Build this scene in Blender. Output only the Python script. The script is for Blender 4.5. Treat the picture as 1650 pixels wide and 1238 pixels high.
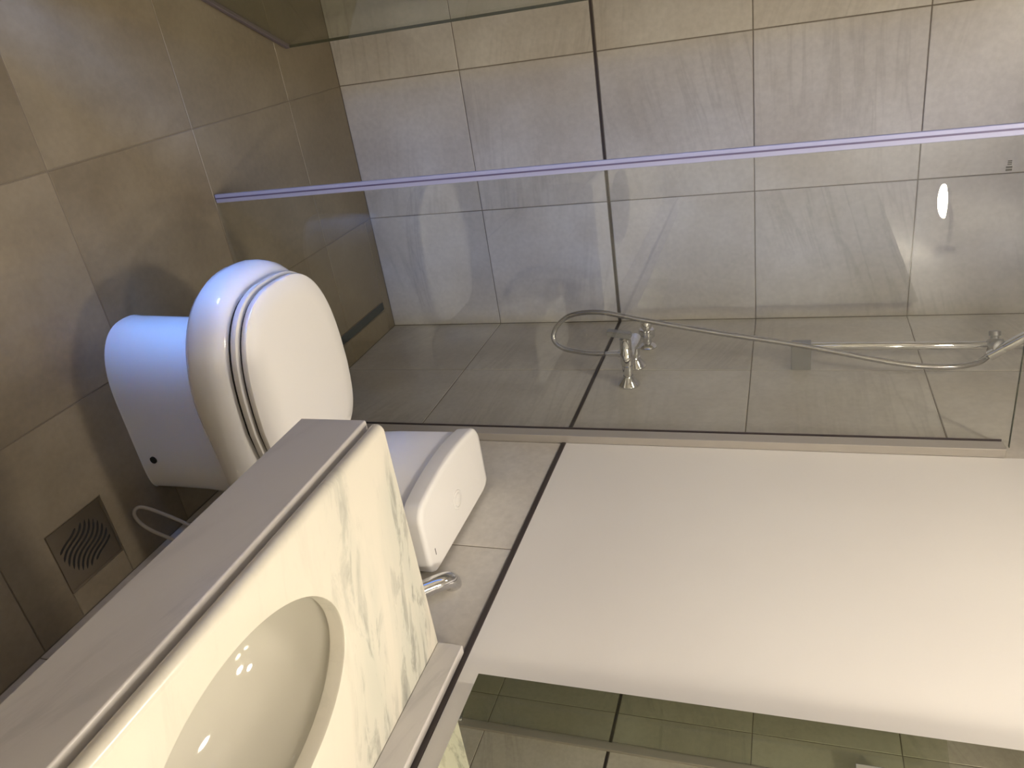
import bpy, bmesh, math, random
from mathutils import Vector, Matrix
random.seed(7)
for o in list(bpy.data.objects): bpy.data.objects.remove(o, do_unlink=True)
SC = bpy.context.scene
COL = SC.collection
PI = math.pi

# ------------------------------------------------------------------ camera (phone turned on its side: world up points to image right)
cam_d = bpy.data.cameras.new('camera'); cam = bpy.data.objects.new('camera', cam_d); COL.objects.link(cam)
R_UP = Vector((-0.29851916, 0.14622208, 0.94313595))     # image right
R_RT = Vector((0.46065717, 0.88754024, 0.0082035))       # image down
R_FW = Vector((-0.83587157, 0.43691124, -0.33230601))    # view direction
m = Matrix((R_UP, -R_RT, -R_FW)).transposed().to_4x4()
m.translation = Vector((2.45433, -1.03444, 1.41285))
cam.matrix_world = m
cam_d.sensor_fit = 'HORIZONTAL'; cam_d.sensor_width = 36.0
cam_d.lens = 1252.57 / 1650 * 36.0
cam_d.clip_start = 0.02
SC.camera = cam

# ------------------------------------------------------------------ daylight outside the window, exposure
W = bpy.data.worlds.new('daylight'); SC.world = W; W.use_nodes = True
bg = W.node_tree.nodes['Background']; bg.inputs[0].default_value = (0.16, 0.36, 1.0, 1); bg.inputs[1].default_value = 1.5
SC.view_settings.view_transform = 'Standard'; SC.view_settings.look = 'None'
SC.view_settings.gamma = 1; SC.view_settings.use_curve_mapping = False
SC.view_settings.exposure = 0.0
CEIL_LAMP = 163.0      # emission of the ceiling downlight
MIRROR_LAMP = 245.0    # emission of the lamp above the mirror
WARM = (1.0, 0.89, 0.735)
# room dimensions (metres)
XR, YF, ZC = 3.15, -1.25, 2.40        # end wall, front wall, ceiling
GX = 0.762                             # plane of the shower glass
WIN = (1.22, 1.47, 0.06, 1.80)         # added opening for the blue lamps in the front wall: x0 x1 z0 z1

# added blue area lamps beyond the window, one aimed at toilet, one at left wall
for nm, loc, aim, sx, sy, en, spr in (('blue_fill_toilet', (1.78, -3.3, 0.42), (1.27, -0.55, 0.22), 0.36, 0.30, 1.25, 16), ('blue_fill_wall', (2.95, -2.20, 0.95), (0.0, -0.50, 0.85), 0.8, 1.8, 205.0, 180)):
    dl = bpy.data.lights.new(nm, 'AREA'); dl.shape = 'RECTANGLE'; dl.size = sx; dl.size_y = sy
    dl.color = (0.15, 0.36, 1.0); dl.energy = en; dl.spread = math.radians(spr)
    do = bpy.data.objects.new(nm, dl); COL.objects.link(do); do.location = loc
    do.rotation_euler = (Vector(aim) - Vector(loc)).to_track_quat('-Z', 'Y').to_euler()

# ------------------------------------------------------------------ materials
def new_mat(name):
    mt = bpy.data.materials.new(name); mt.use_nodes = True
    nt = mt.node_tree; b = nt.nodes['Principled BSDF']; return mt, nt, b
def N(nt, t, **kw):
    n = nt.nodes.new(t)
    for k, v in kw.items(): setattr(n, k, v)
    return n
def simple(name, col, rough=0.5, metal=0.0, spec=0.5, coat=0.0):
    mt, nt, b = new_mat(name)
    b.inputs['Base Color'].default_value = (*col, 1); b.inputs['Roughness'].default_value = rough
    b.inputs['Metallic'].default_value = metal; b.inputs['Specular IOR Level'].default_value = spec
    b.inputs['Coat Weight'].default_value = coat
    return mt
def ramp(nt, stops, interp='LINEAR'):
    r = N(nt, 'ShaderNodeValToRGB'); r.color_ramp.interpolation = interp
    e = r.color_ramp.elements
    while len(e) < len(stops): e.new(0.5)
    for el, (p, c) in zip(e, stops): el.position = p; el.color = (*c, 1) if len(c) == 3 else c
    return r

def tile_mat(name, lo, hi, streak_axis, rough, spec=0.5, streak=0.38, warm=(1, 1, 1), perob=0.06):
    """stoneware tile: soft clouds, fine grains and long sediment streaks; every tile takes its own piece of the pattern"""
    mt, nt, b = new_mat(name); L = nt.links.new
    tc = N(nt, 'ShaderNodeTexCoord'); oi = N(nt, 'ShaderNodeObjectInfo')
    mul = N(nt, 'ShaderNodeMath', operation='MULTIPLY'); mul.inputs[1].default_value = 37.0; L(oi.outputs['Random'], mul.inputs[0])
    cmb = N(nt, 'ShaderNodeCombineXYZ')
    for i in range(3): L(mul.outputs[0], cmb.inputs[i])
    add = N(nt, 'ShaderNodeVectorMath', operation='ADD'); L(tc.outputs['Object'], add.inputs[0]); L(cmb.outputs[0], add.inputs[1])
    # clouds
    n1 = N(nt, 'ShaderNodeTexNoise'); n1.inputs['Scale'].default_value = 3.2; n1.inputs['Detail'].default_value = 5; n1.inputs['Roughness'].default_value = .55
    L(add.outputs[0], n1.inputs['Vector'])
    # streaks: rotated, stretched noise
    rot = N(nt, 'ShaderNodeVectorRotate', rotation_type='AXIS_ANGLE')
    rot.inputs['Axis'].default_value = {'x': (1, 0, 0), 'y': (0, 1, 0), 'z': (0, 0, 1)}[streak_axis[0]]
    ang = N(nt, 'ShaderNodeMath', operation='MULTIPLY_ADD'); ang.inputs[1].default_value = 0.9; ang.inputs[2].default_value = -0.45
    L(oi.outputs['Random'], ang.inputs[0]); L(ang.outputs[0], rot.inputs['Angle']); L(add.outputs[0], rot.inputs['Vector'])
    mp = N(nt, 'ShaderNodeMapping'); mp.inputs['Scale'].default_value = streak_axis[1]; L(rot.outputs[0], mp.inputs['Vector'])
    n2 = N(nt, 'ShaderNodeTexNoise'); n2.inputs['Scale'].default_value = 1.0; n2.inputs['Detail'].default_value = 4; n2.inputs['Distortion'].default_value = 0.35
    L(mp.outputs[0], n2.inputs['Vector'])
    r2 = ramp(nt, [(0.40, (1, 1, 1)), (0.47, (0.0, 0.0, 0.0)), (0.53, (0.75, 0.75, 0.75)), (0.60, (1, 1, 1))]); L(n2.outputs['Fac'], r2.inputs[0])
    # mask so that streaks come in groups
    n3 = N(nt, 'ShaderNodeTexNoise'); n3.inputs['Scale'].default_value = 2.1; n3.inputs['Detail'].default_value = 1; L(add.outputs[0], n3.inputs['Vector'])
    r3 = ramp(nt, [(0.46, (0, 0, 0)), (0.66, (1, 1, 1))]); L(n3.outputs['Fac'], r3.inputs[0])
    # grain
    n4 = N(nt, 'ShaderNodeTexNoise'); n4.inputs['Scale'].default_value = 70; n4.inputs['Detail'].default_value = 3; L(add.outputs[0], n4.inputs['Vector'])
    base = ramp(nt, [(0.32, lo), (0.68, hi)]); L(n1.outputs['Fac'], base.inputs[0])
    inv = N(nt, 'ShaderNodeMath', operation='SUBTRACT'); inv.inputs[0].default_value = 1.0; L(r2.outputs[0], inv.inputs[1])
    sm = N(nt, 'ShaderNodeMath', operation='MULTIPLY'); L(inv.outputs[0], sm.inputs[0]); L(r3.outputs[0], sm.inputs[1])
    sm2 = N(nt, 'ShaderNodeMath', operation='MULTIPLY'); sm2.inputs[1].default_value = streak; L(sm.outputs[0], sm2.inputs[0])
    mx = N(nt, 'ShaderNodeMix', data_type='RGBA', blend_type='MULTIPLY'); L(sm2.outputs[0], mx.inputs[0]); L(base.outputs[0], mx.inputs[6])
    mx.inputs[7].default_value = (0.66, 0.65, 0.64, 1)
    gr = N(nt, 'ShaderNodeMapRange'); gr.inputs[1].default_value = .3; gr.inputs[2].default_value = .7; gr.inputs[3].default_value = .94; gr.inputs[4].default_value = 1.05
    L(n4.outputs['Fac'], gr.inputs[0])
    ob = N(nt, 'ShaderNodeMapRange'); ob.inputs[3].default_value = 1-perob; ob.inputs[4].default_value = 1+perob; L(oi.outputs['Random'], ob.inputs[0])
    mm = N(nt, 'ShaderNodeMath', operation='MULTIPLY'); L(gr.outputs[0], mm.inputs[0]); L(ob.outputs[0], mm.inputs[1])
    vm = N(nt, 'ShaderNodeVectorMath', operation='SCALE'); L(mx.outputs[2], vm.inputs[0]); L(mm.outputs[0], vm.inputs['Scale'])
    L(vm.outputs[0], b.inputs['Base Color'])
    b.inputs['Roughness'].default_value = rough; b.inputs['Specular IOR Level'].default_value = spec
    bp = N(nt, 'ShaderNodeBump'); bp.inputs['Strength'].default_value = 0.06; bp.inputs['Distance'].default_value = 0.002
    L(n4.outputs['Fac'], bp.inputs['Height']); L(bp.outputs[0], b.inputs['Normal'])
    return mt

M = {}
WLO, WHI = (0.49, 0.45, 0.39), (0.61, 0.58, 0.53)
M['tile_wall_x'] = tile_mat('stone_tile_left_wall', WLO, WHI, ('x', (1, 2.2, 26)), 0.30)
M['tile_wall_y'] = tile_mat('stone_tile_back_wall', WLO, WHI, ('y', (2.2, 1, 26)), 0.30)
M['tile_floor'] = tile_mat('stone_tile_floor', (0.190, 0.152, 0.098), (0.305, 0.255, 0.180), ('z', (2.0, 9, 1)), 0.42, streak=0.15, perob=0.05)
M['tile_shower'] = tile_mat('stone_tile_shower_floor', (0.185, 0.150, 0.098), (0.255, 0.212, 0.145), ('z', (2.0, 9, 1)), 0.42, streak=0.15, perob=0.04)
M['grout'] = simple('grout', (0.20, 0.17, 0.135), 0.9)
M['grout_floor'] = simple('grout_floor', (0.20, 0.165, 0.12), 0.9)
M['dark_trim'] = simple('dark_bronze_profile', (0.06, 0.048, 0.045), 0.45, 0.3)

def plaster_mat():
    mt, nt, b = new_mat('white_wall_paint'); L = nt.links.new
    tc = N(nt, 'ShaderNodeTexCoord'); n = N(nt, 'ShaderNodeTexNoise'); n.inputs['Scale'].default_value = 2.0; n.inputs['Detail'].default_value = 3
    L(tc.outputs['Object'], n.inputs['Vector'])
    r = ramp(nt, [(0.3, (0.75, 0.72, 0.68)), (0.7, (0.79, 0.765, 0.725))]); L(n.outputs['Fac'], r.inputs[0]); L(r.outputs[0], b.inputs['Base Color'])
    n2 = N(nt, 'ShaderNodeTexNoise'); n2.inputs['Scale'].default_value = 160; L(tc.outputs['Object'], n2.inputs['Vector'])
    bp = N(nt, 'ShaderNodeBump'); bp.inputs['Strength'].default_value = .05; bp.inputs['Distance'].default_value = .001
    L(n2.outputs['Fac'], bp.inputs['Height']); L(bp.outputs[0], b.inputs['Normal'])
    b.inputs['Roughness'].default_value = .6; return mt
M['paint'] = plaster_mat()

def marble_mat(name, axis_scale, angle, base, vein, haze, amount, local):
    """cream-white marble; long grey-green streaks, densest in one band of the slab (local = band) or soft all over"""
    mt, nt, b = new_mat(name); L = nt.links.new
    tc = N(nt, 'ShaderNodeTexCoord')
    rot = N(nt, 'ShaderNodeVectorRotate', rotation_type='EULER_XYZ'); rot.inputs['Rotation'].default_value = angle; L(tc.outputs['Object'], rot.inputs['Vector'])
    def noise(scale, detail, dist, loc=(0, 0, 0), rough=.6):
        mp = N(nt, 'ShaderNodeMapping'); mp.inputs['Scale'].default_value = scale; mp.inputs['Location'].default_value = loc; L(rot.outputs[0], mp.inputs['Vector'])
        n = N(nt, 'ShaderNodeTexNoise'); n.inputs['Scale'].default_value = 1; n.inputs['Detail'].default_value = detail; n.inputs['Distortion'].default_value = dist; n.inputs['Roughness'].default_value = rough
        L(mp.outputs[0], n.inputs['Vector']); return n
    ax = axis_scale
    fine = noise(tuple(a*3.0 for a in ax), 6, .6, (3.1, 1.7, .4), .65)
    broad = noise(ax, 4, .5, (.7, .2, .9), .55)
    rf = ramp(nt, [(0.50, (0, 0, 0)), (0.58, (.55, .55, .55)), (0.70, (1, 1, 1))]); L(fine.outputs['Fac'], rf.inputs[0])
    rb = ramp(nt, [(0.44, (0, 0, 0)), (0.62, (1, 1, 1))]); L(broad.outputs['Fac'], rb.inputs[0])
    if local:
        sep = N(nt, 'ShaderNodeSeparateXYZ'); L(tc.outputs['Object'], sep.inputs[0])
        ly = N(nt, 'ShaderNodeMath', operation='MULTIPLY_ADD'); ly.inputs[1].default_value = -.35; L(sep.outputs['Y'], ly.inputs[0]); L(sep.outputs['X'], ly.inputs[2])
        wob = N(nt, 'ShaderNodeMath', operation='MULTIPLY_ADD'); wob.inputs[1].default_value = .16; L(broad.outputs['Fac'], wob.inputs[0]); L(ly.outputs[0], wob.inputs[2])
        band = N(nt, 'ShaderNodeMapRange', interpolation_type='SMOOTHSTEP'); band.inputs[1].default_value = local[0]; band.inputs[2].default_value = local[1]; band.inputs[3].default_value = 1.0; band.inputs[4].default_value = .12
        L(wob.outputs[0], band.inputs[0]); bo = band.outputs[0]
    else:
        v = N(nt, 'ShaderNodeValue'); v.outputs[0].default_value = 1.0; bo = v.outputs[0]
    m1 = N(nt, 'ShaderNodeMath', operation='MULTIPLY'); L(rf.outputs[0], m1.inputs[0]); L(rb.outputs[0], m1.inputs[1])
    m2 = N(nt, 'ShaderNodeMath', operation='MULTIPLY'); L(m1.outputs[0], m2.inputs[0]); L(bo, m2.inputs[1])
    m3 = N(nt, 'ShaderNodeMath', operation='MULTIPLY'); m3.inputs[1].default_value = amount; L(m2.outputs[0], m3.inputs[0])
    h1 = N(nt, 'ShaderNodeMath', operation='MULTIPLY'); L(rb.outputs[0], h1.inputs[0]); L(bo, h1.inputs[1])
    h2 = N(nt, 'ShaderNodeMath', operation='MULTIPLY'); h2.inputs[1].default_value = .55; L(h1.outputs[0], h2.inputs[0])
    x1 = N(nt, 'ShaderNodeMix', data_type='RGBA'); L(h2.outputs[0], x1.inputs[0]); x1.inputs[6].default_value = (*base, 1); x1.inputs[7].default_value = (*haze, 1)
    x2 = N(nt, 'ShaderNodeMix', data_type='RGBA'); L(m3.outputs[0], x2.inputs[0]); L(x1.outputs[2], x2.inputs[6]); x2.inputs[7].default_value = (*vein, 1)
    L(x2.outputs[2], b.inputs['Base Color']); b.inputs['Roughness'].default_value = .24; return mt
M['marble'] = marble_mat('white_marble', (9.0, 2.2, 4.0), (0, 0, math.radians(14)), (0.60, 0.565, 0.485), (0.20, 0.205, 0.185), (0.44, 0.455, 0.40), 1.0, (1.84, 2.02))
M['marble_front'] = marble_mat('grey_white_marble_front', (1.6, 6.0, 9.0), (0, math.radians(-16), 0), (0.60, 0.575, 0.545), (0.40, 0.385, 0.375), (0.52, 0.495, 0.48), .5, None)
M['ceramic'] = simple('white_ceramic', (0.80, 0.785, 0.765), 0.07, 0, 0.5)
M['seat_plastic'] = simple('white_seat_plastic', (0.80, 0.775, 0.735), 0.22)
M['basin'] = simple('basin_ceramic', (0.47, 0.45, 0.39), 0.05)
M['chrome'] = simple('chrome', (0.72, 0.72, 0.73), 0.06, 1.0)
M['satin'] = simple('satin_metal', (0.27, 0.27, 0.28), 0.40, 0.5)
M['steel'] = simple('drain_steel', (0.34, 0.29, 0.22), 0.36, 1.0)
M['black'] = simple('dark_void', (0.012, 0.010, 0.008), 0.7)
M['slot'] = simple('slate_drain_cover', (0.05, 0.058, 0.055), 0.5)
M['hose_white'] = simple('white_flex_hose', (0.42, 0.38, 0.32), 0.45)
M['alu'] = simple('beige_anodised_profile', (0.42, 0.39, 0.35), 0.42, 0.35)
M['seal'] = simple('translucent_seal', (0.40, 0.41, 0.58), 0.3)
M['seal_core'] = simple('seal_core', (0.13, 0.11, 0.20), 0.4)
M['seal_dark'] = simple('grey_violet_seal', (0.15, 0.12, 0.13), 0.4)
M['glass_edge'] = simple('ground_glass_edge', (0.10, 0.11, 0.085), 0.35)
M['print'] = simple('grey_print', (0.05, 0.05, 0.045), 0.6)
M['frame_white'] = simple('white_frame', (0.7, 0.69, 0.67), 0.4)
M['wood'] = simple('door_white_lacquer', (0.6, 0.57, 0.52), 0.4)

def hose_mat():
    mt, nt, b = new_mat('spiral_chrome_hose'); L = nt.links.new
    b.inputs['Base Color'].default_value = (.44, .43, .44, 1); b.inputs['Metallic'].default_value = 1; b.inputs['Roughness'].default_value = .18
    return mt
M['hose'] = hose_mat()
def mirror_mat():
    mt, nt, b = new_mat('mirror_silvering')
    b.inputs['Base Color'].default_value = (.70, .72, .62, 1); b.inputs['Metallic'].default_value = 1; b.inputs['Roughness'].default_value = .0
    return mt
M['mirror'] = mirror_mat()
def glass_mat(name, tint):
    mt = bpy.data.materials.new(name); mt.use_nodes = True; nt = mt.node_tree; L = nt.links.new
    nt.nodes.remove(nt.nodes['Principled BSDF']); out = nt.nodes['Material Output']
    lw = N(nt, 'ShaderNodeLayerWeight'); lw.inputs[0].default_value = .5
    pw = N(nt, 'ShaderNodeMath', operation='POWER'); pw.inputs[1].default_value = 5; L(lw.outputs['Facing'], pw.inputs[0])
    ma = N(nt, 'ShaderNodeMath', operation='MULTIPLY_ADD'); ma.inputs[1].default_value = .95; ma.inputs[2].default_value = .045; L(pw.outputs[0], ma.inputs[0])
    t = N(nt, 'ShaderNodeBsdfTransparent'); t.inputs[0].default_value = (*tint, 1)
    g = N(nt, 'ShaderNodeBsdfGlossy'); g.inputs['Roughness'].default_value = 0.0; g.inputs[0].default_value = (.97, 1, .97, 1)
    mx = N(nt, 'ShaderNodeMixShader'); L(ma.outputs[0], mx.inputs[0]); L(t.outputs[0], mx.inputs[1]); L(g.outputs[0], mx.inputs[2]); L(mx.outputs[0], out.inputs[0])
    return mt
M['glass'] = glass_mat('clear_green_glass', (.965, .97, .955))
M['door_glass'] = glass_mat('green_tinted_door_glass', (.895, .903, .855))
M['pane'] = glass_mat('added_window_glass', (.96, .97, .97))
def emit_mat(name, col, s):
    mt = bpy.data.materials.new(name); mt.use_nodes = True; nt = mt.node_tree
    nt.nodes.remove(nt.nodes['Principled BSDF']); e = N(nt, 'ShaderNodeEmission'); e.inputs[0].default_value = (*col, 1); e.inputs[1].default_value = s
    nt.links.new(e.outputs[0], nt.nodes['Material Output'].inputs[0]); return mt

# ------------------------------------------------------------------ mesh helpers
def finish(bm, name, mat, parent=None, smooth=False, loc=None):
    me = bpy.data.meshes.new(name); bmesh.ops.recalc_face_normals(bm, faces=bm.faces); bm.to_mesh(me); bm.free()
    if mat is not None: me.materials.append(M[mat] if isinstance(mat, str) else mat)
    if smooth:
        for p in me.polygons: p.use_smooth = True
    o = bpy.data.objects.new(name, me); COL.objects.link(o)
    if parent is not None: o.parent = parent
    if loc is not None: o.location = loc
    return o
def add_box(bm, x0, x1, y0, y1, z0, z1):
    vs = [bm.verts.new(c) for c in ((x0,y0,z0),(x1,y0,z0),(x1,y1,z0),(x0,y1,z0),(x0,y0,z1),(x1,y0,z1),(x1,y1,z1),(x0,y1,z1))]
    fs = [bm.faces.new([vs[i] for i in f]) for f in ((0,3,2,1),(4,5,6,7),(0,1,5,4),(1,2,6,5),(2,3,7,6),(3,0,4,7))]
    return vs, fs
def box(name, mat, b, parent=None, bevel=0.0, seg=2, origin=None, smooth=False):
    bm = bmesh.new(); ox, oy, oz = origin or (0, 0, 0)
    add_box(bm, b[0]-ox, b[1]-ox, b[2]-oy, b[3]-oy, b[4]-oz, b[5]-oz)
    if bevel: bmesh.ops.bevel(bm, geom=bm.edges[:], offset=bevel, segments=seg, profile=.5, affect='EDGES')
    return finish(bm, name, mat, parent, smooth, origin)
def shade_auto(o, deg=35):
    for p in o.data.polygons: p.use_smooth = True
    try: o.data.set_sharp_from_angle(angle=math.radians(deg))
    except Exception: pass
    return o
def loft(bm, rings, cap0=True, cap1=True):
    R = [[bm.verts.new(p) for p in r] for r in rings]; n = len(R[0])
    for a, b in zip(R, R[1:]):
        for i in range(n):
            j = (i+1) % n; bm.faces.new((a[i], a[j], b[j], b[i]))
    if cap0: bm.faces.new(R[0][::-1])
    if cap1: bm.faces.new(R[-1])
    return R
def frame_of(d):
    d = d.normalized(); a = Vector((0, 0, 1)) if abs(d.z) < .9 else Vector((1, 0, 0))
    u = d.cross(a).normalized(); return u, d.cross(u).normalized()
def lathe(bm, base, axis, prof, n=28):
    """prof: list of (distance along the axis, radius)"""
    base, axis = Vector(base), Vector(axis).normalized(); u, v = frame_of(axis); rings = []
    for t, r in prof:
        rings.append([base + axis*t + (u*math.cos(2*PI*i/n) + v*math.sin(2*PI*i/n))*max(r, 1e-5) for i in range(n)])
    loft(bm, rings)
def spline(pts, k=10):
    P = [Vector(p) for p in pts]; out = []
    for i in range(len(P)-1):
        p0 = P[max(i-1, 0)]; p1 = P[i]; p2 = P[i+1]; p3 = P[min(i+2, len(P)-1)]
        for s in range(k):
            t = s/k
            out.append(.5*((2*p1) + (p2-p0)*t + (2*p0-5*p1+4*p2-p3)*t*t + (3*p1-p0-3*p2+p3)*t**3))
    out.append(P[-1]); return out
def tube(bm, path, r, n=12, ridge=0.0, ridge_len=0.004):
    path = [Vector(p) for p in path]; rings = []; u = None; acc = 0
    for i, p in enumerate(path):
        d = (path[min(i+1, len(path)-1)] - path[max(i-1, 0)]).normalized()
        if u is None: u, v = frame_of(d)
        u = (u - d*u.dot(d)).normalized(); v = d.cross(u)
        rr = (r(i/(len(path)-1)) if callable(r) else r) * (1 + (ridge if i % 2 else -ridge))
        rings.append([p + (u*math.cos(2*PI*k/n) + v*math.sin(2*PI*k/n))*rr for k in range(n)])
    loft(bm, rings)
def thing(name, label, cat, loc=(0, 0, 0), group=None):
    o = bpy.data.objects.new(name, None); COL.objects.link(o); o.location = loc; o.empty_display_size = .05
    o['label'] = label; o['category'] = cat
    if group: o['group'] = group
    return o
def structure(o, label=None):
    o['kind'] = 'structure'
    if label: o['label'] = label
    return o

# ------------------------------------------------------------------ tiling of a plane
JW = 0.0028; TT = 0.008
_tile_cache = {}
def tile_piece(parent, plane, a0, a1, b0, b1, mat):
    """plane: 'x' (a=y,b=z, facing +x), 'y-' (a=x,b=z, facing -y), 'y+' (a=x,b=z facing +y), 'z' (a=x,b=y facing up)"""
    a0 += JW/2; a1 -= JW/2; b0 += JW/2; b1 -= JW/2
    if a1-a0 < .004 or b1-b0 < .004: return
    key = (plane, round(a1-a0, 4), round(b1-b0, 4), mat)
    me = _tile_cache.get(key)
    if me is None:
        ha, hb = (a1-a0)/2, (b1-b0)/2; c = .0012; bm = bmesh.new()
        def ring(ia, ib, h): return [(-ia, -ib, h), (ia, -ib, h), (ia, ib, h), (-ia, ib, h)]
        rr = [ring(ha, hb, -TT), ring(ha, hb, -c), ring(ha-c, hb-c, 0)]
        def mp(p):
            a, b, h = p
            return {'x': (h, a, b), 'y-': (a, -h, b), 'y+': (a, h, b), 'z': (a, b, h)}[plane]
        loft(bm, [[mp(p) for p in r] for r in rr])
        bmesh.ops.recalc_face_normals(bm, faces=bm.faces)
        me = bpy.data.meshes.new('tile'); bm.to_mesh(me); bm.free(); me.materials.append(M[mat]); _tile_cache[key] = me
    o = bpy.data.objects.new('tile', me); COL.objects.link(o); o.parent = parent
    ca, cb = (a0+a1)/2, (b0+b1)/2
    h = random.uniform(-.0003, .0003)
    o.location = {'x': (h, ca, cb), 'y-': (ca, -h, cb), 'y+': (ca, YF+h, cb), 'z': (ca, cb, h)}[plane]
    return o
def tile_grid(parent, plane, As, rows, mat, holes=()):
    for a0, a1 in zip(As, As[1:]):
        for b0, b1 in rows:
            rects = [(a0, a1, b0, b1)]
            for (h0, h1, k0, k1) in holes:
                nr = []
                for (p0, p1, q0, q1) in rects:
                    if h1 <= p0 or h0 >= p1 or k1 <= q0 or k0 >= q1: nr.append((p0, p1, q0, q1)); continue
                    if h0 > p0: nr.append((p0, h0, q0, q1))
                    if h1 < p1: nr.append((h1, p1, q0, q1))
                    x0, x1 = max(p0, h0), min(p1, h1)
                    if k0 > q0: nr.append((x0, x1, q0, k0))
                    if k1 < q1: nr.append((x0, x1, k1, q1))
                rects = nr
            for r in rects: tile_piece(parent, plane, *r, mat)
GR = 0.0016                       # joint depth
J0, J1 = 0.8658, 0.8748           # dark profile between second and third row
ROWS = [(0, .432), (.432, J0), (J1, 1.3185), (1.3185, 1.7615), (1.7615, 2.2), (2.2, ZC)]

# ------------------------------------------------------------------ the room
wl = structure(box('wall_left', 'grout', (-.12, -GR, YF, 0, -.1, ZC)))
tile_grid(wl, 'x', [YF, -.867, -.417, 0], ROWS, 'tile_wall_x')
wb = structure(box('wall_back', 'grout', (-.12, XR+.1, GR, .12, -.1, ZC)))
tile_grid(wb, 'y-', [0, .377, .803], ROWS, 'tile_wall_y')
tile_grid(wb, 'y-', [.803, 1.234, 1.684, 2.134, 2.584, XR], ROWS[:2], 'tile_wall_y')
plaster = box('plaster_panel', 'paint', (.803, XR, -.0005, GR, .8785, ZC), wb)
# front wall with the added light opening
bm = bmesh.new()
for b in ((-.12, WIN[0], -.1, ZC), (WIN[1], XR+.1, -.1, ZC), (WIN[0], WIN[1], -.1, WIN[2]), (WIN[0], WIN[1], WIN[3], ZC)):
    add_box(bm, b[0], b[1], YF-.05, YF-GR, b[2], b[3])
wf = structure(finish(bm, 'wall_front', 'grout'))
tile_grid(wf, 'y+', [0, .17, .62, 1.07, 1.52, 1.97, 2.42, 2.87, XR], ROWS, 'tile_wall_y', holes=[WIN])
wr = structure(box('wall_right', 'paint', (XR, XR+.1, YF-.1, .1, -.1, ZC)))
ce = structure(box('ceiling', 'paint', (-.12, XR+.1, YF-.12, .12, ZC, ZC+.1)))
fl = structure(box('floor', 'grout_floor', (-.12, XR+.1, YF-.12, .12, -.12, -GR)))
# floor drain hole position
DX0, DX1, DY0, DY1 = 1.4165, 1.5665, -.2085, -.0600
SLOT = (.046, .62, -.118, -.082)
tile_grid(fl, 'z', [0, .317, GX+.005], [(YF, -.867), (-.867, -.417), (-.417, 0)], 'tile_shower', holes=[SLOT])
tile_grid(fl, 'z', [GX+.005, 1.221, 1.669, 2.119, 2.569, XR], [(YF, -.867), (-.867, -.417)], 'tile_floor')
for a0, a1 in ((GX+.005, 1.221), (1.669, 2.119), (2.119, 2.569), (2.569, XR)): tile_piece(fl, 'z', a0, a1, -.417, 0, 'tile_floor')
tile_piece(fl, 'z', DX0, DX1, DY1, 0, 'tile_floor')
bm = bmesh.new(); j = JW/2
up = [(1.221+j, -.417+j), (1.669-j, -.417+j), (1.669-j, -j), (DX1+j, -j), (DX1+j, DY0-j), (DX0-j, DY0-j), (DX0-j, -j), (1.221+j, -j)]
loft(bm, [[(x-1.445, y+.2085, -TT) for x, y in up], [(x-1.445, y+.2085, 0) for x, y in up]]); finish(bm, 'tile', 'tile_floor', fl, loc=(1.445, -.2085, 0))

# dark metal profile running round the room at the tile joint
def trim(name, b, label): return structure(box(name, 'dark_trim', b, bevel=.0008, seg=1), label)
trim('trim_1', (-.0016, .0006, YF+.012, -.0008, J0+.001, J1-.001), 'dark slim metal profile across the left wall tiles')
trim('trim_2', (.0008, .80, -.0006, .0016, J0+.001, J1-.001), 'dark slim metal profile across the shower wall tiles')
trim('trim_3', (.803, XR, -.0022, .0016, .8668, .8780), 'dark metal profile between low wall tiles and white paint')
trim('trim_4', (0.012, XR, YF-.0016, YF+.0006, J0+.001, J1-.001), 'dark slim metal profile across the front wall tiles')
# unseen window added to let the blue light in (behind the camera's left)
wfr = structure(box('added_window_1', 'frame_white', (WIN[0], WIN[1], YF-.045, YF-.020, WIN[2], WIN[2]+.02)), 'added unseen white framed window for the cool blue light')
for nm, b in (('added_window_frame', (WIN[0], WIN[1], YF-.045, YF-.020, WIN[3]-.02, WIN[3])), ('added_window_frame', (WIN[0], WIN[0]+.02, YF-.045, YF-.020, WIN[2]+.02, WIN[3]-.02)),
              ('added_window_frame', (WIN[1]-.02, WIN[1], YF-.045, YF-.020, WIN[2]+.02, WIN[3]-.02))):
    box(nm, 'frame_white', b, wfr)
box('pane', 'pane', (WIN[0]+.02, WIN[1]-.02, YF-.034, YF-.031, WIN[2]+.02, WIN[3]-.02), wfr)

# ------------------------------------------------------------------ shower glass
GY = -.690; GTOP = 1.876
# wall channel
wch = structure(box('trim_5', 'alu', (.7685, .803, -.022, -.0005, 0.0005, 1.862), bevel=.001, seg=1), 'beige grey vertical channel holding the fixed glass')
bm = bmesh.new(); add_box(bm, .7555, .7575, -.020, -.0005, .0005, 1.862); finish(bm, 'gasket', 'seal_dark', wch)
pn = thing('shower_screen', 'fixed clear glass shower screen beside the toilet', 'shower screen', (GX, -.35, 0))
def rel(o, p):   # keep world coordinates of geometry under an Empty that is not at the origin
    o.location = Vector(o.location) - Vector(p.location); return o
rel(box('glass_pane', 'glass', (GX-.004, GX+.004, GY+.012, -.004, .002, GTOP), pn), pn)
bm = bmesh.new(); add_box(bm, GX-.0041, GX+.0041, GY+.012, -.004, GTOP, GTOP+.0012); rel(finish(bm, 'glass_edge', 'glass_edge', pn), pn)
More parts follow.
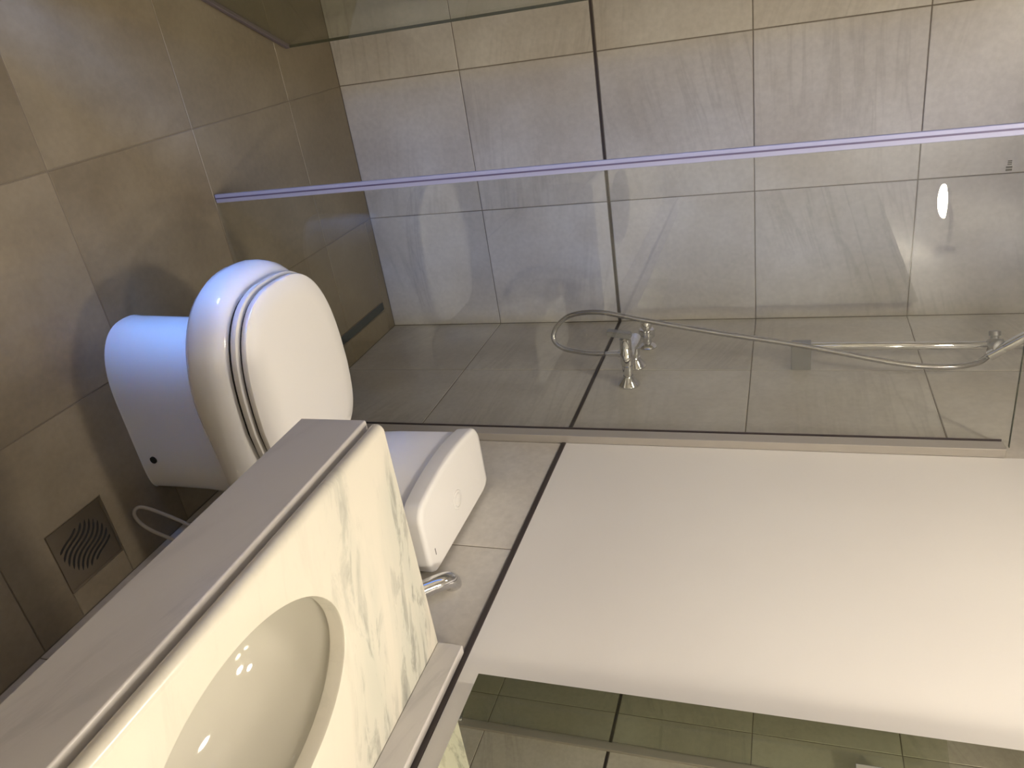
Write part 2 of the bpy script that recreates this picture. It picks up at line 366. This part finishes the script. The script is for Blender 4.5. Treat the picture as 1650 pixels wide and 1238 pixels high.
# vertical edge seal: two pale lips with a dark core
s = rel(box('edge_seal', 'seal', (GX-.0045, GX+.0045, GY-.0105, GY+.0115, .004, GTOP), pn, bevel=.0015), pn); s['label'] = 'pale violet vertical edge seal'
bm = bmesh.new(); add_box(bm, GX+.0046, GX+.0054, GY-.0020, GY+.0015, .004, GTOP); c = finish(bm, 'seal_groove', 'seal_core', s)
bm = bmesh.new()
# small printed maker's stamp high on the glass
def stamp(bm, y, z, s):
    for k in range(3): add_box(bm, GX+.0041, GX+.0043, y+s*(k*.0032), y+s*(k*.0032)+.0022, z, z+.007)
    for k in range(2): add_box(bm, GX+.0041, GX+.0043, y+.011+k*.005, y+.0145+k*.005, z-.002, z+.0085)
stamp(bm, -.634, 1.802, 1); rel(finish(bm, 'printed_stamp', 'print', pn), pn)

# hinged door, swung inwards
HX, HY = GX+.002, YF+.014
dd = Vector((.262-HX, -1.0125-HY, 0)); DL = dd.length; dang = math.atan2(dd.y, dd.x)
dr = thing('shower_door', 'clear glass shower door swung open into the shower', 'glass door', (HX, HY, 0)); dr.rotation_euler = (0, 0, dang)
box('glass_pane', 'door_glass', (.012, DL-.001, -.004, .004, .016, GTOP), dr)
box('glass_edge', 'glass_edge', (DL-.0008, DL+.0006, -.0041, .0041, .016, GTOP), dr)
box('bottom_seal', 'seal_dark', (.014, DL-.001, -.0065, .0065, .004, .0165), dr, bevel=.0015)
for z in (.25, 1.62):
    h = box('hinge', 'chrome', (.002, .062, -.011, .011, z, z+.09), dr, bevel=.002)
    bm = bmesh.new(); lathe(bm, (.006, -.0, z-.004), (0, 0, 1), [(0, .007), (.098, .007)], 14); finish(bm, 'hinge_pin', 'chrome', h, True)
bm = bmesh.new(); lathe(bm, (DL-.052, -.028, .988), (0, 1, 0), [(0, .012), (.004, .0165), (.020, .0165), (.024, .010), (.052-.020, .010), (.036, .0165), (.052, .0165), (.056, .012)], 24)
k = finish(bm, 'door_knob', 'satin', dr, True)
# jamb profile on the front wall at the hinge
structure(box('trim_6', 'alu', (GX-.014, GX+.016, YF-.0002, YF+.010, .0005, GTOP), bevel=.001, seg=1), 'beige grey jamb profile behind the glass door')

# ------------------------------------------------------------------ shower fittings on the back wall
# mixer
MZ = .985; MX0, MX1 = .352, .474
mx_ = thing('shower_mixer', 'chrome wall mixer tap with two cone shaped wall plates', 'mixer tap', ((MX0+MX1)/2, 0, MZ))
def mm(bm, name, mat='chrome', par=None, smooth=True):
    o = finish(bm, name, mat, par or mx_); shade_auto(o, 40)
    return rel(o, mx_) if (par is None) else o
for x in (MX0, MX1):
    bm = bmesh.new(); lathe(bm, (x, 0, MZ), (0, -1, 0), [(0, .031), (.003, .032), (.006, .031), (.027, .0145), (.032, .014)], 32); mm(bm, 'wall_plate')
    bm = bmesh.new(); lathe(bm, (x, -.029, MZ), (0, -1, 0), [(0, .0125), (.012, .0125), (.0125, .0155), (.034, .0155), (.0345, .0135), (.040, .0135)], 28); mm(bm, 'inlet')
bm = bmesh.new(); lathe(bm, (MX0-.030, -.080, MZ), (1, 0, 0), [(0, .014), (.003, .0175), (.045, .0175), (.05, .0155), (.085, .0155), (.09, .0175), (.146, .0175), (.150, .015)], 32); mm(bm, 'body')
bm = bmesh.new(); lathe(bm, (MX1-.002, -.066, MZ), (0, -1, 0), [(0, .0135), (.002, .0180), (.036, .0180), (.038, .0165), (.080, .0165), (.084, .012)], 28); mm(bm, 'cartridge_head')
bm = bmesh.new()
add_box(bm, -.013, .013, -.008, .008, -.020, .050)
bmesh.ops.bevel(bm, geom=bm.edges[:], offset=.003, segments=2, affect='EDGES')
bmesh.ops.transform(bm, matrix=Matrix.Translation((MX1-.002, -.158, MZ-.001)) @ Matrix.Rotation(math.radians(172), 4, 'X'), verts=bm.verts)
mm(bm, 'lever', 'satin')
bm = bmesh.new(); lathe(bm, (.432, -.080, MZ-.012), (0, 0, -1), [(0, .011), (.020, .011), (.021, .0085), (.048, .0085), (.049, .0065), (.058, .0065)], 20); mm(bm, 'hose_outlet')
# shut-off valve near the corner
sv = thing('shower_valve', 'chrome round ribbed shut-off valve near the shower corner', 'valve', (.215, 0, 1.0))
bm = bmesh.new(); lathe(bm, (0, 0, 0), (0, -1, 0), [(0, .027), (.004, .028), (.010, .024), (.016, .014), (.034, .013)], 32); shade_auto(finish(bm, 'wall_plate', 'chrome', sv), 40)
bm = bmesh.new(); nseg = 40; rings = []
for t, r in ((.034, .013), (.036, .022), (.058, .0235), (.064, .021), (.066, .016), (.084, .0165), (.090, .012)):
    rings.append([(math.cos(2*PI*i/nseg)*r*(1+(.07 if (i//2) % 2 and t < .065 else 0)), -t, math.sin(2*PI*i/nseg)*r*(1+(.07 if (i//2) % 2 and t < .065 else 0))) for i in range(nseg)])
loft(bm, rings); shade_auto(finish(bm, 'ribbed_knob', 'chrome', sv), 40)
# slide bar
BX, BY = .362, -.066
sb = thing('slide_bar', 'slim chrome shower slide bar on a square wall bracket', 'slide bar', (BX, 0, 1.45))
def sbp(o): return rel(o, sb)
bm = bmesh.new(); lathe(bm, (BX, BY, 1.436), (0, 0, 1), [(0, .010), (.001, .0112), (.70, .0112), (.702, .010)], 24); sbp(shade_auto(finish(bm, 'bar', 'chrome', sb), 40))
for z in (1.452, 2.09): sbp(box('bracket', 'satin', (BX-.015, BX+.015, BY-.014, -.0004, z-.026, z+.026), sb, bevel=.002))
bm = bmesh.new(); lathe(bm, (BX, BY, 1.902), (0, 0, 1), [(0, .013), (.002, .0165), (.036, .0165), (.038, .013)], 24); sl = sbp(shade_auto(finish(bm, 'slider', 'satin', sb), 40))
bm = bmesh.new(); lathe(bm, (BX-.012, BY-.01, 1.921), (-.35, -.9, 0), [(0, .010), (.010, .010), (.011, .014), (.022, .014), (.024, .010)], 20); shade_auto(rel(finish(bm, 'clamp_knob', 'satin', sb), sb), 40)
bm = bmesh.new(); lathe(bm, (BX+.010, BY, 1.915), (.8, -.35, .2), [(0, .014), (.020, .017), (.034, .017), (.036, .013)], 20); shade_auto(rel(finish(bm, 'handset_holder', 'satin', sb), sb), 40)
# hand shower held in the slider
h0 = Vector((.400, -.052, 1.900)); hd = Vector((.08, -.62, .78)).normalized()
hs = thing('hand_shower', 'chrome hand shower leaning out of the slide bar holder', 'hand shower', h0)
bm = bmesh.new(); lathe(bm, (0, 0, 0), hd, [(0, .010), (.002, .0135), (.040, .014), (.041, .0128), (.060, .0135), (.19, .0145), (.215, .016)], 20); shade_auto(finish(bm, 'handle', 'chrome', hs), 40)
bm = bmesh.new(); lathe(bm, hd*.225 + Vector((0, .004, .006)), Vector((.05, -.75, -.66)), [(-.014, .02), (-.008, .045), (.006, .052), (.014, .052), (.016, .049)], 36); hh = shade_auto(finish(bm, 'spray_head', 'chrome', hs), 40)
bm = bmesh.new(); lathe(bm, hd*.225 + Vector((0, .004, .006)) + Vector((.05, -.75, -.66)).normalized()*.0162, Vector((.05, -.75, -.66)), [(0, .044), (.001, .043)], 32); finish(bm, 'spray_plate', 'frame_white', hh)
# hose
hp = [(.432, -.080, .912), (.432, -.083, .86), (.425, -.094, .79), (.412, -.118, .757), (.402, -.155, .768), (.40, -.190, .815), (.40, -.198, .90), (.40, -.172, 1.02), (.405, -.132, 1.22), (.42, -.096, 1.45), (.446, -.056, 1.68), (.447, -.045, 1.80), (.425, -.045, 1.868), (.4005, -.0505, 1.8965)]
bm = bmesh.new(); tube(bm, spline(hp, 26), .0074, 10, .05)
ho = finish(bm, 'shower_hose', 'hose', None, True); ho['label'] = 'long spiral chrome hose looping from mixer to hand shower'; ho['category'] = 'hose'

# linear drain
ld = thing('linear_drain', 'narrow dark linear drain in the shower floor', 'drain', (SLOT[0], (SLOT[2]+SLOT[3])/2, 0))
bm = bmesh.new(); add_box(bm, 0, SLOT[1]-SLOT[0], -.0165, .0165, -.006, -.0012); finish(bm, 'cover', 'slot', ld)
bm = bmesh.new()
for y in (-.0172, .0152): add_box(bm, 0, SLOT[1]-SLOT[0], y, y+.002, -.006, .0002)
finish(bm, 'rim', 'steel', ld)

# ------------------------------------------------------------------ toilet
TX = 1.182
to = thing('toilet', 'white ceramic toilet with closed lid and low cistern', 'toilet', (TX, 0, 0))
def outline(a, vf, vb, vw, nf=2.3, nb=4.5, ab=None, n=72):
    """closed D-shaped outline in plan; v is the distance from the wall (towards -y)"""
    ab = ab or a; pts = []
    for i in range(n):
        t = 2*PI*i/n; c, s_ = math.cos(t), math.sin(t)
        if s_ >= 0:
            u = a*math.copysign(abs(c)**(2/nf), c); v = vw + (vf-vw)*abs(s_)**(2/nf)
        else:
            u = a*math.copysign(abs(c)**(2/nb), c); q = abs(s_)**(2/nb); v = vw - (vw-vb)*q
            u *= 1 - (1-ab/a)*q
        pts.append((u, -v))
    return pts
def rings(secs, lift=0.0):
    """lift raises the flared underside towards the wall"""
    out = []
    for z, s_ in secs:
        k = lift*max(0.0, 1-abs(z-.275)/.07) if z > .2 else 0.0
        out.append([(x, y, z + k*max(0.0, (.40+y)/.40)) for x, y in outline(*s_)])
    return out
bm = bmesh.new()
loft(bm, rings([
 (0.000, (.1030, .5275, .125, .36, 2.4, 9)), (.004, (.1015, .526, .126, .36, 2.4, 9)), (.060, (.1015, .524, .124, .36, 2.4, 8)),
 (.150, (.101, .519, .120, .36, 2.4, 7)), (.205, (.102, .517, .115, .36, 2.4, 7)), (.240, (.108, .526, .108, .36, 2.4, 6)),
 (.260, (.118, .540, .090, .36, 2.35, 6)), (.272, (.138, .566, .065, .36, 2.3, 6)), (.284, (.164, .596, .040, .36, 2.3, 6)),
 (.300, (.186, .620, .022, .36, 2.3, 7)), (.320, (.200, .634, .014, .36, 2.3, 8)), (.340, (.2025, .638, .012, .36, 2.3, 8)),
 (.358, (.2015, .637, .012, .36, 2.3, 8)), (.374, (.198, .632, .012, .36, 2.35, 8)), (.386, (.189, .622, .012, .36, 2.4, 8)),
 (.3935, (.178, .610, .014, .36, 2.45, 8)), (.396, (.164, .594, .016, .36, 2.5, 8))], .055))
bowl = shade_auto(finish(bm, 'bowl', 'ceramic', to), 60)
bm = bmesh.new(); lathe(bm, (.1035, -.217, .040), (1, 0, 0), [(-.004, .0088), (.0008, .0088), (.0012, .007)], 18); finish(bm, 'bolt_cap', 'black', bowl)
# seat ring and lid
SH = (.34, 2.75, 3.6)
def so(a, vf, vb=.19, ab=.92): return (a, vf, vb, SH[0], SH[1], SH[2], a*ab)
bm = bmesh.new()
loft(bm, rings([(.4035, so(.1750, .6030)), (.4042, so(.1775, .6055)), (.410, so(.1790, .607)), (.4155, so(.1775, .6055)), (.4170, so(.172, .600))]))
shade_auto(finish(bm, 'seat', 'seat_plastic', to), 40)
bm = bmesh.new()
loft(bm, rings([(.4240, so(.1695, .5975)), (.4247, so(.1720, .6000)), (.4300, so(.1735, .6015)), (.4355, so(.1715, .5995)), (.4385, so(.1655, .5935)), (.4400, so(.135, .555, .205)), (.4405, so(.05, .44, .26))]))
shade_auto(finish(bm, 'lid', 'seat_plastic', to), 40)
bm = bmesh.new(); loft(bm, rings([(.3945, so(.1715, .5995, .215)), (.4038, so(.1715, .5995, .215))])); finish(bm, 'seat_gap_shade', 'black', to)  # solid black fillers paint the shade between bowl, seat and lid
bm = bmesh.new(); loft(bm, rings([(.4165, so(.1665, .5945, .215)), (.4243, so(.1665, .5945, .215))])); finish(bm, 'lid_gap_shade', 'black', to)
for sx in (-1, 1):
    bm = bmesh.new(); lathe(bm, (sx*.075-.02, -.205, .424), (1, 0, 0), [(0, .009), (.002, .011), (.038, .011), (.040, .009)], 18); shade_auto(finish(bm, 'hinge', 'seat_plastic', to), 40)
# cistern
def cist(z, hw, vf, cr, vb=.012, n=10, bow=.022):
    """plan outline with rounded corners and a bowed front"""
    pts = []
    corners = [(-hw+cr, vb+cr*.6, PI, 1.5*PI), (hw-cr, vb+cr*.6, 1.5*PI, 2*PI), (hw-cr, vf-cr, 0, .5*PI), (-hw+cr, vf-cr, .5*PI, PI)]
    for ci, (cx, cy, a0, a1) in enumerate(corners):
        for i in range(n+1):
            a = a0+(a1-a0)*i/n; r = cr if ci > 1 else cr*.6
            pts.append((cx+cr*math.cos(a), cy+r*math.sin(a)))
        if ci == 2:
            for i in range(1, 12):
                t = i/12; pts.append((hw-cr-(2*hw-2*cr)*t, vf))
    out = []
    for u, v in pts:
        w = max(0, (v-(vb+.05))/(vf-vb-.05)); out.append((u, -(v + bow*w*(1-(u/hw)**2)), z))
    return out
bm = bmesh.new()
loft(bm, [cist(.396, .150, .150, .03), cist(.404, .158, .158, .03), cist(.55, .164, .162, .03), cist(.684, .166, .163, .03), cist(.688, .163, .160, .03), cist(.6946, .155, .152, .03)])
shade_auto(finish(bm, 'cistern', 'ceramic', to), 50)
bm = bmesh.new()
loft(bm, [cist(.6945, .168, .164, .03), cist(.6965, .172, .168, .03), cist(.727, .174, .170, .03), cist(.7325, .1725, .1685, .03), cist(.7352, .169, .165, .029), cist(.7357, .160, .156, .027)])
tl = shade_auto(finish(bm, 'cistern_lid', 'ceramic', to), 50)
bm = bmesh.new(); lathe(bm, (0, -.082, .7345), (0, 0, 1), [(0, .022), (.0022, .022), (.003, .021), (.0032, .0165), (.0016, .016), (.0016, .015), (.0034, .0145), (.0038, .013)], 40); fb = shade_auto(finish(bm, 'flush_button', 'ceramic', tl), 30)
box('button_split', 'ceramic', (-.0006, .0006, -.094, -.070, .7375, .7387), tl)
bm = bmesh.new(); add_box(bm, .139, .1415, -.060, -.044, .7352, .7359); finish(bm, 'printed_mark', 'print', tl)

# white flexible hose by the toilet base
bm = bmesh.new()
tube(bm, spline([(1.300, -.004, .16), (1.312, -.05, .115), (1.330, -.10, .055), (1.352, -.132, .022), (1.366, -.118, .012), (1.362, -.08, .03), (1.352, -.04, .09), (1.35, -.004, .15)], 10), .0042, 10)
fh = finish(bm, 'supply_hose', 'hose_white', None, True); fh['label'] = 'thin white flexible hose looping on the floor behind the drain'; fh['category'] = 'hose'

# ------------------------------------------------------------------ square floor drain with wavy slots
fd = thing('floor_drain', 'square steel floor drain with wavy slots', 'drain', ((DX0+DX1)/2, (DY0+DY1)/2, 0))
hw, hh_ = (DX1-DX0)/2-.0015, (DY1-DY0)/2-.0015
bm = bmesh.new()
for b in ((-hw, hw, -hh_, -hh_+.005), (-hw, hw, hh_-.005, hh_), (-hw, -hw+.005, -hh_+.005, hh_-.005), (hw-.005, hw, -hh_+.005, hh_-.005)): add_box(bm, *b, -.012, .0012)
finish(bm, 'frame', 'steel', fd)
bm = bmesh.new(); add_box(bm, -hw+.005, hw-.005, -hh_+.005, hh_-.005, -.012, -.0004); gp = finish(bm, 'grate_plate', 'steel', fd)
# slots: wavy dark ribbons sunk in the plate, inside a circle
ca, sa = math.cos(math.radians(-45)), math.sin(math.radians(-45))
for k in range(9):
    off = (k-4)*.0118; half = math.sqrt(max(0, .056**2-off**2))*.98; bm = bmesh.new(); rows = []
    for i in range(25):
        t = -half+2*half*i/24; w = .0085*math.sin(t/.056*PI); wd = .0029*min(1, (1-abs(t)/half)*6+.15)
        for sgn in (-1, 1):
            p = (off+w+sgn*wd, t); rows.append((p[0]*ca-p[1]*sa, p[0]*sa+p[1]*ca))
    vs = [bm.verts.new((x, y, -.0002)) for x, y in rows]
    for i in range(24): bm.faces.new((vs[2*i], vs[2*i+1], vs[2*i+3], vs[2*i+2]))
    ex = bmesh.ops.extrude_face_region(bm, geom=bm.faces[:]); bmesh.ops.translate(bm, vec=(0, 0, -.001), verts=[g for g in ex['geom'] if isinstance(g, bmesh.types.BMVert)])
    finish(bm, 'slot', 'black', gp)

# ------------------------------------------------------------------ vanity
VX0, VX1, VYF, VZ = 1.530, XR-.002, -.4785, .820
va = thing('vanity_counter', 'white veined marble washbasin counter with deep grey front apron', 'counter', (VX0, 0, VZ))
SX, SY, SA, SB = 1.957, -.290, .200, .129
def ell(a, b, z, n=96): return [(SX+a*math.cos(2*PI*i/n), SY+b*math.sin(2*PI*i/n), z) for i in range(n)]
bm = bmesh.new(); nn = 96; TH = .025; yb = -.001; yf = VYF+TH/2
def rect_pt(t):
    c, s_ = math.cos(t), math.sin(t)
    k = min((VX1-SX)/c if c > 1e-9 else 1e9, (VX0-SX)/c if c < -1e-9 else 1e9, (yb-SY)/s_ if s_ > 1e-9 else 1e9, (yf-SY)/s_ if s_ < -1e-9 else 1e9)
    return SX+c*k, SY+s_*k
angs = sorted(set([2*PI*i/nn for i in range(nn)] + [math.atan2(y-SY, x-SX) % (2*PI) for x in (VX0, VX1) for y in (yb, yf)]))
def eang(t): # ellipse point in direction t
    c, s_ = math.cos(t), math.sin(t); k = 1/math.sqrt((c/SA)**2+(s_/SB)**2); return SX+c*k, SY+s_*k
def er(t, d, z):
    c, s_ = math.cos(t), math.sin(t); k = 1/math.sqrt((c/(SA+d))**2+(s_/(SB+d))**2); return (SX+c*k, SY+s_*k, z)
R0 = [(*rect_pt(t), VZ-TH) for t in angs]; R1 = [(*rect_pt(t), VZ) for t in angs]
loft(bm, [R0, R1, [er(t, .004, VZ) for t in angs], [er(t, .001, VZ-.0012) for t in angs], [er(t, 0, VZ-.004) for t in angs], [er(t, 0, VZ-TH) for t in angs], R0][:6], False, False)
# bottom ring
bmv = [bm.verts.new(p) for p in R0]; bmi = [bm.verts.new(er(t, 0, VZ-TH)) for t in angs]
for i in range(len(angs)):
    j = (i+1) % len(angs); bm.faces.new((bmv[i], bmv[j], bmi[j], bmi[i]))
bmesh.ops.remove_doubles(bm, verts=bm.verts, dist=1e-5)
slab = rel(shade_auto(finish(bm, 'counter_slab', 'marble', va), 30), va)
# rounded nose
bm = bmesh.new(); pr = [(yf - TH/2*math.sin(a), VZ-TH/2+TH/2*math.cos(a)) for a in [PI*i/12 for i in range(13)]]
loft(bm, [[(VX0, y, z) for y, z in pr], [(VX1, y, z) for y, z in pr]])
rel(shade_auto(finish(bm, 'counter_nose', 'marble', va), 30), va)
# apron, a little in front of the slab edge, with a rounded top edge
bm = bmesh.new(); AY, AT, AB, AR = -.484, .7905, .673, .003
pr = [(AY, AB)] + [(AY+AR-AR*math.cos(a), AT-AR+AR*math.sin(a)) for a in [PI/2*i/8 for i in range(9)]] + [(AY+.022-AR*.6+AR*.6*math.sin(a), AT-AR*.6+AR*.6*math.cos(a)) for a in [PI/2*i/6 for i in range(7)]] + [(AY+.022, AB)]
loft(bm, [[(VX0-.001, y, z) for y, z in pr], [(VX1, y, z) for y, z in pr]])
rel(shade_auto(finish(bm, 'front_apron', 'marble_front', va), 30), va)
rel(box('backsplash', 'marble_front', (VX0, VX1, -.021, -.0025, VZ+.0004, .869), va, bevel=.0016), va)
# inner apron supports under the slab so it rests on the wall side
rel(box('support_rail', 'marble', (VX0+.02, VX1, -.04, -.003, .70, VZ-TH-.0005), va), va)
# basin under the cut-out
ba = thing('wash_basin', 'oval white ceramic undermount basin in the marble counter', 'basin', (SX, SY, VZ-TH))
def eb(a, b, z, dx=0, dy=0, n=72): return [(a*math.cos(2*PI*i/n)+dx, b*math.sin(2*PI*i/n)+dy, z) for i in range(n)]
prof = [(1.06, -.0005), (1.0, -.0005), (1.003, -.004), (.995, -.018), (.965, -.045), (.90, -.075), (.78, -.100), (.60, -.119), (.38, -.130), (.16, -.134)]
inner = [eb((SA+.004)*k, (SB+.004)*k, z) for k, z in prof]
outer = [eb((SA+.004)*k+.009, (SB+.004)*k+.009, z-.011) for k, z in prof[::-1]]
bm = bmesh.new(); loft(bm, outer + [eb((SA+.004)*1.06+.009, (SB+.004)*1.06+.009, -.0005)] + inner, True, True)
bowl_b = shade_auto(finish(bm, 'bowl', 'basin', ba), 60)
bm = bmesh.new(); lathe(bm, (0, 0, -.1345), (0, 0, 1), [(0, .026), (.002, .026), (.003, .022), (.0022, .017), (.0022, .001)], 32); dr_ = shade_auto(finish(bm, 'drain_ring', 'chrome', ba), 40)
bm = bmesh.new(); lathe(bm, (0, 0, -.1325), (0, 0, 1), [(0, .0155), (.003, .0155), (.006, .010)], 28); shade_auto(finish(bm, 'plug', 'chrome', dr_), 40)
# chrome bent tube on the wall between toilet and counter
bm = bmesh.new()
tube(bm, spline([(1.360, -.001, .780), (1.362, -.012, .780), (1.370, -.022, .777), (1.384, -.028, .768), (1.402, -.030, .750), (1.425, -.030, .728), (1.445, -.030, .712)], 8), .0178, 24)
ct = shade_auto(finish(bm, 'chrome_holder', 'chrome'), 50); ct['label'] = 'bent chrome tube holder on the wall beside the toilet cistern'; ct['category'] = 'holder'
# ------------------------------------------------------------------ mirror
mi = thing('mirror', 'large frameless mirror above the marble counter', 'mirror', (1.59, 0, .92))
mg = rel(box('mirror_glass', 'mirror', (1.588, 3.00, -.022, -.018, .921, 1.80), mi), mi)
rel(box('backing_board', 'frame_white', (1.625, 2.96, -.0178, -.0008, .955, 1.77), mi), mi)

# ------------------------------------------------------------------ lamps
M['ceil_emit'] = emit_mat('ceiling_diffuser', WARM, CEIL_LAMP)
M['mir_emit'] = emit_mat('mirror_lamp_diffuser', WARM, MIRROR_LAMP)
for lab, lx, ly in (('round warm ceiling downlight above the toilet', 1.40, -.70), ('round warm ceiling downlight in front of the mirror', 2.50, -.42)):
    cl = thing('ceiling_lamp', lab, 'lamp', (lx, ly, ZC), 'ceiling downlights')
    bm = bmesh.new(); lathe(bm, (0, 0, -.0005), (0, 0, -1), [(0, .098), (.012, .095), (.016, .088), (.016, .082), (.006, .080)], 40); shade_auto(finish(bm, 'trim_ring', 'frame_white', cl), 40)
    bm = bmesh.new(); lathe(bm, (0, 0, -.0085), (0, 0, -1), [(0, .0795), (.0085, .0795), (.010, .076)], 40); finish(bm, 'diffuser', 'ceil_emit', cl)
ml = thing('mirror_lamp', 'round warm lamp on an arm above the mirror', 'lamp', (2.12, 0, 1.925))
bm = bmesh.new(); lathe(bm, (0, 0, .03), (0, -1, 0), [(0, .032), (.010, .032), (.012, .028)], 28); shade_auto(finish(bm, 'wall_plate', 'chrome', ml), 40)
bm = bmesh.new(); tube(bm, spline([(0, -.012, .03), (0, -.06, .038), (0, -.12, .038), (0, -.185, .024)], 8), .007, 12); finish(bm, 'arm', 'chrome', ml, True)
bm = bmesh.new(); lathe(bm, (0, -.185, .028), (0, 0, -1), [(0, .02), (.004, .05), (.010, .061), (.018, .062), (.018, .0585), (.012, .057)], 36); shade_auto(finish(bm, 'shade', 'frame_white', ml), 40)
bm = bmesh.new(); lathe(bm, (0, -.185, .0140), (0, 0, -1), [(0, .0565), (.008, .0565), (.013, .052), (.017, .040), (.019, .02), (.0195, .001)], 36); finish(bm, 'diffuser', 'mir_emit', ml, True)
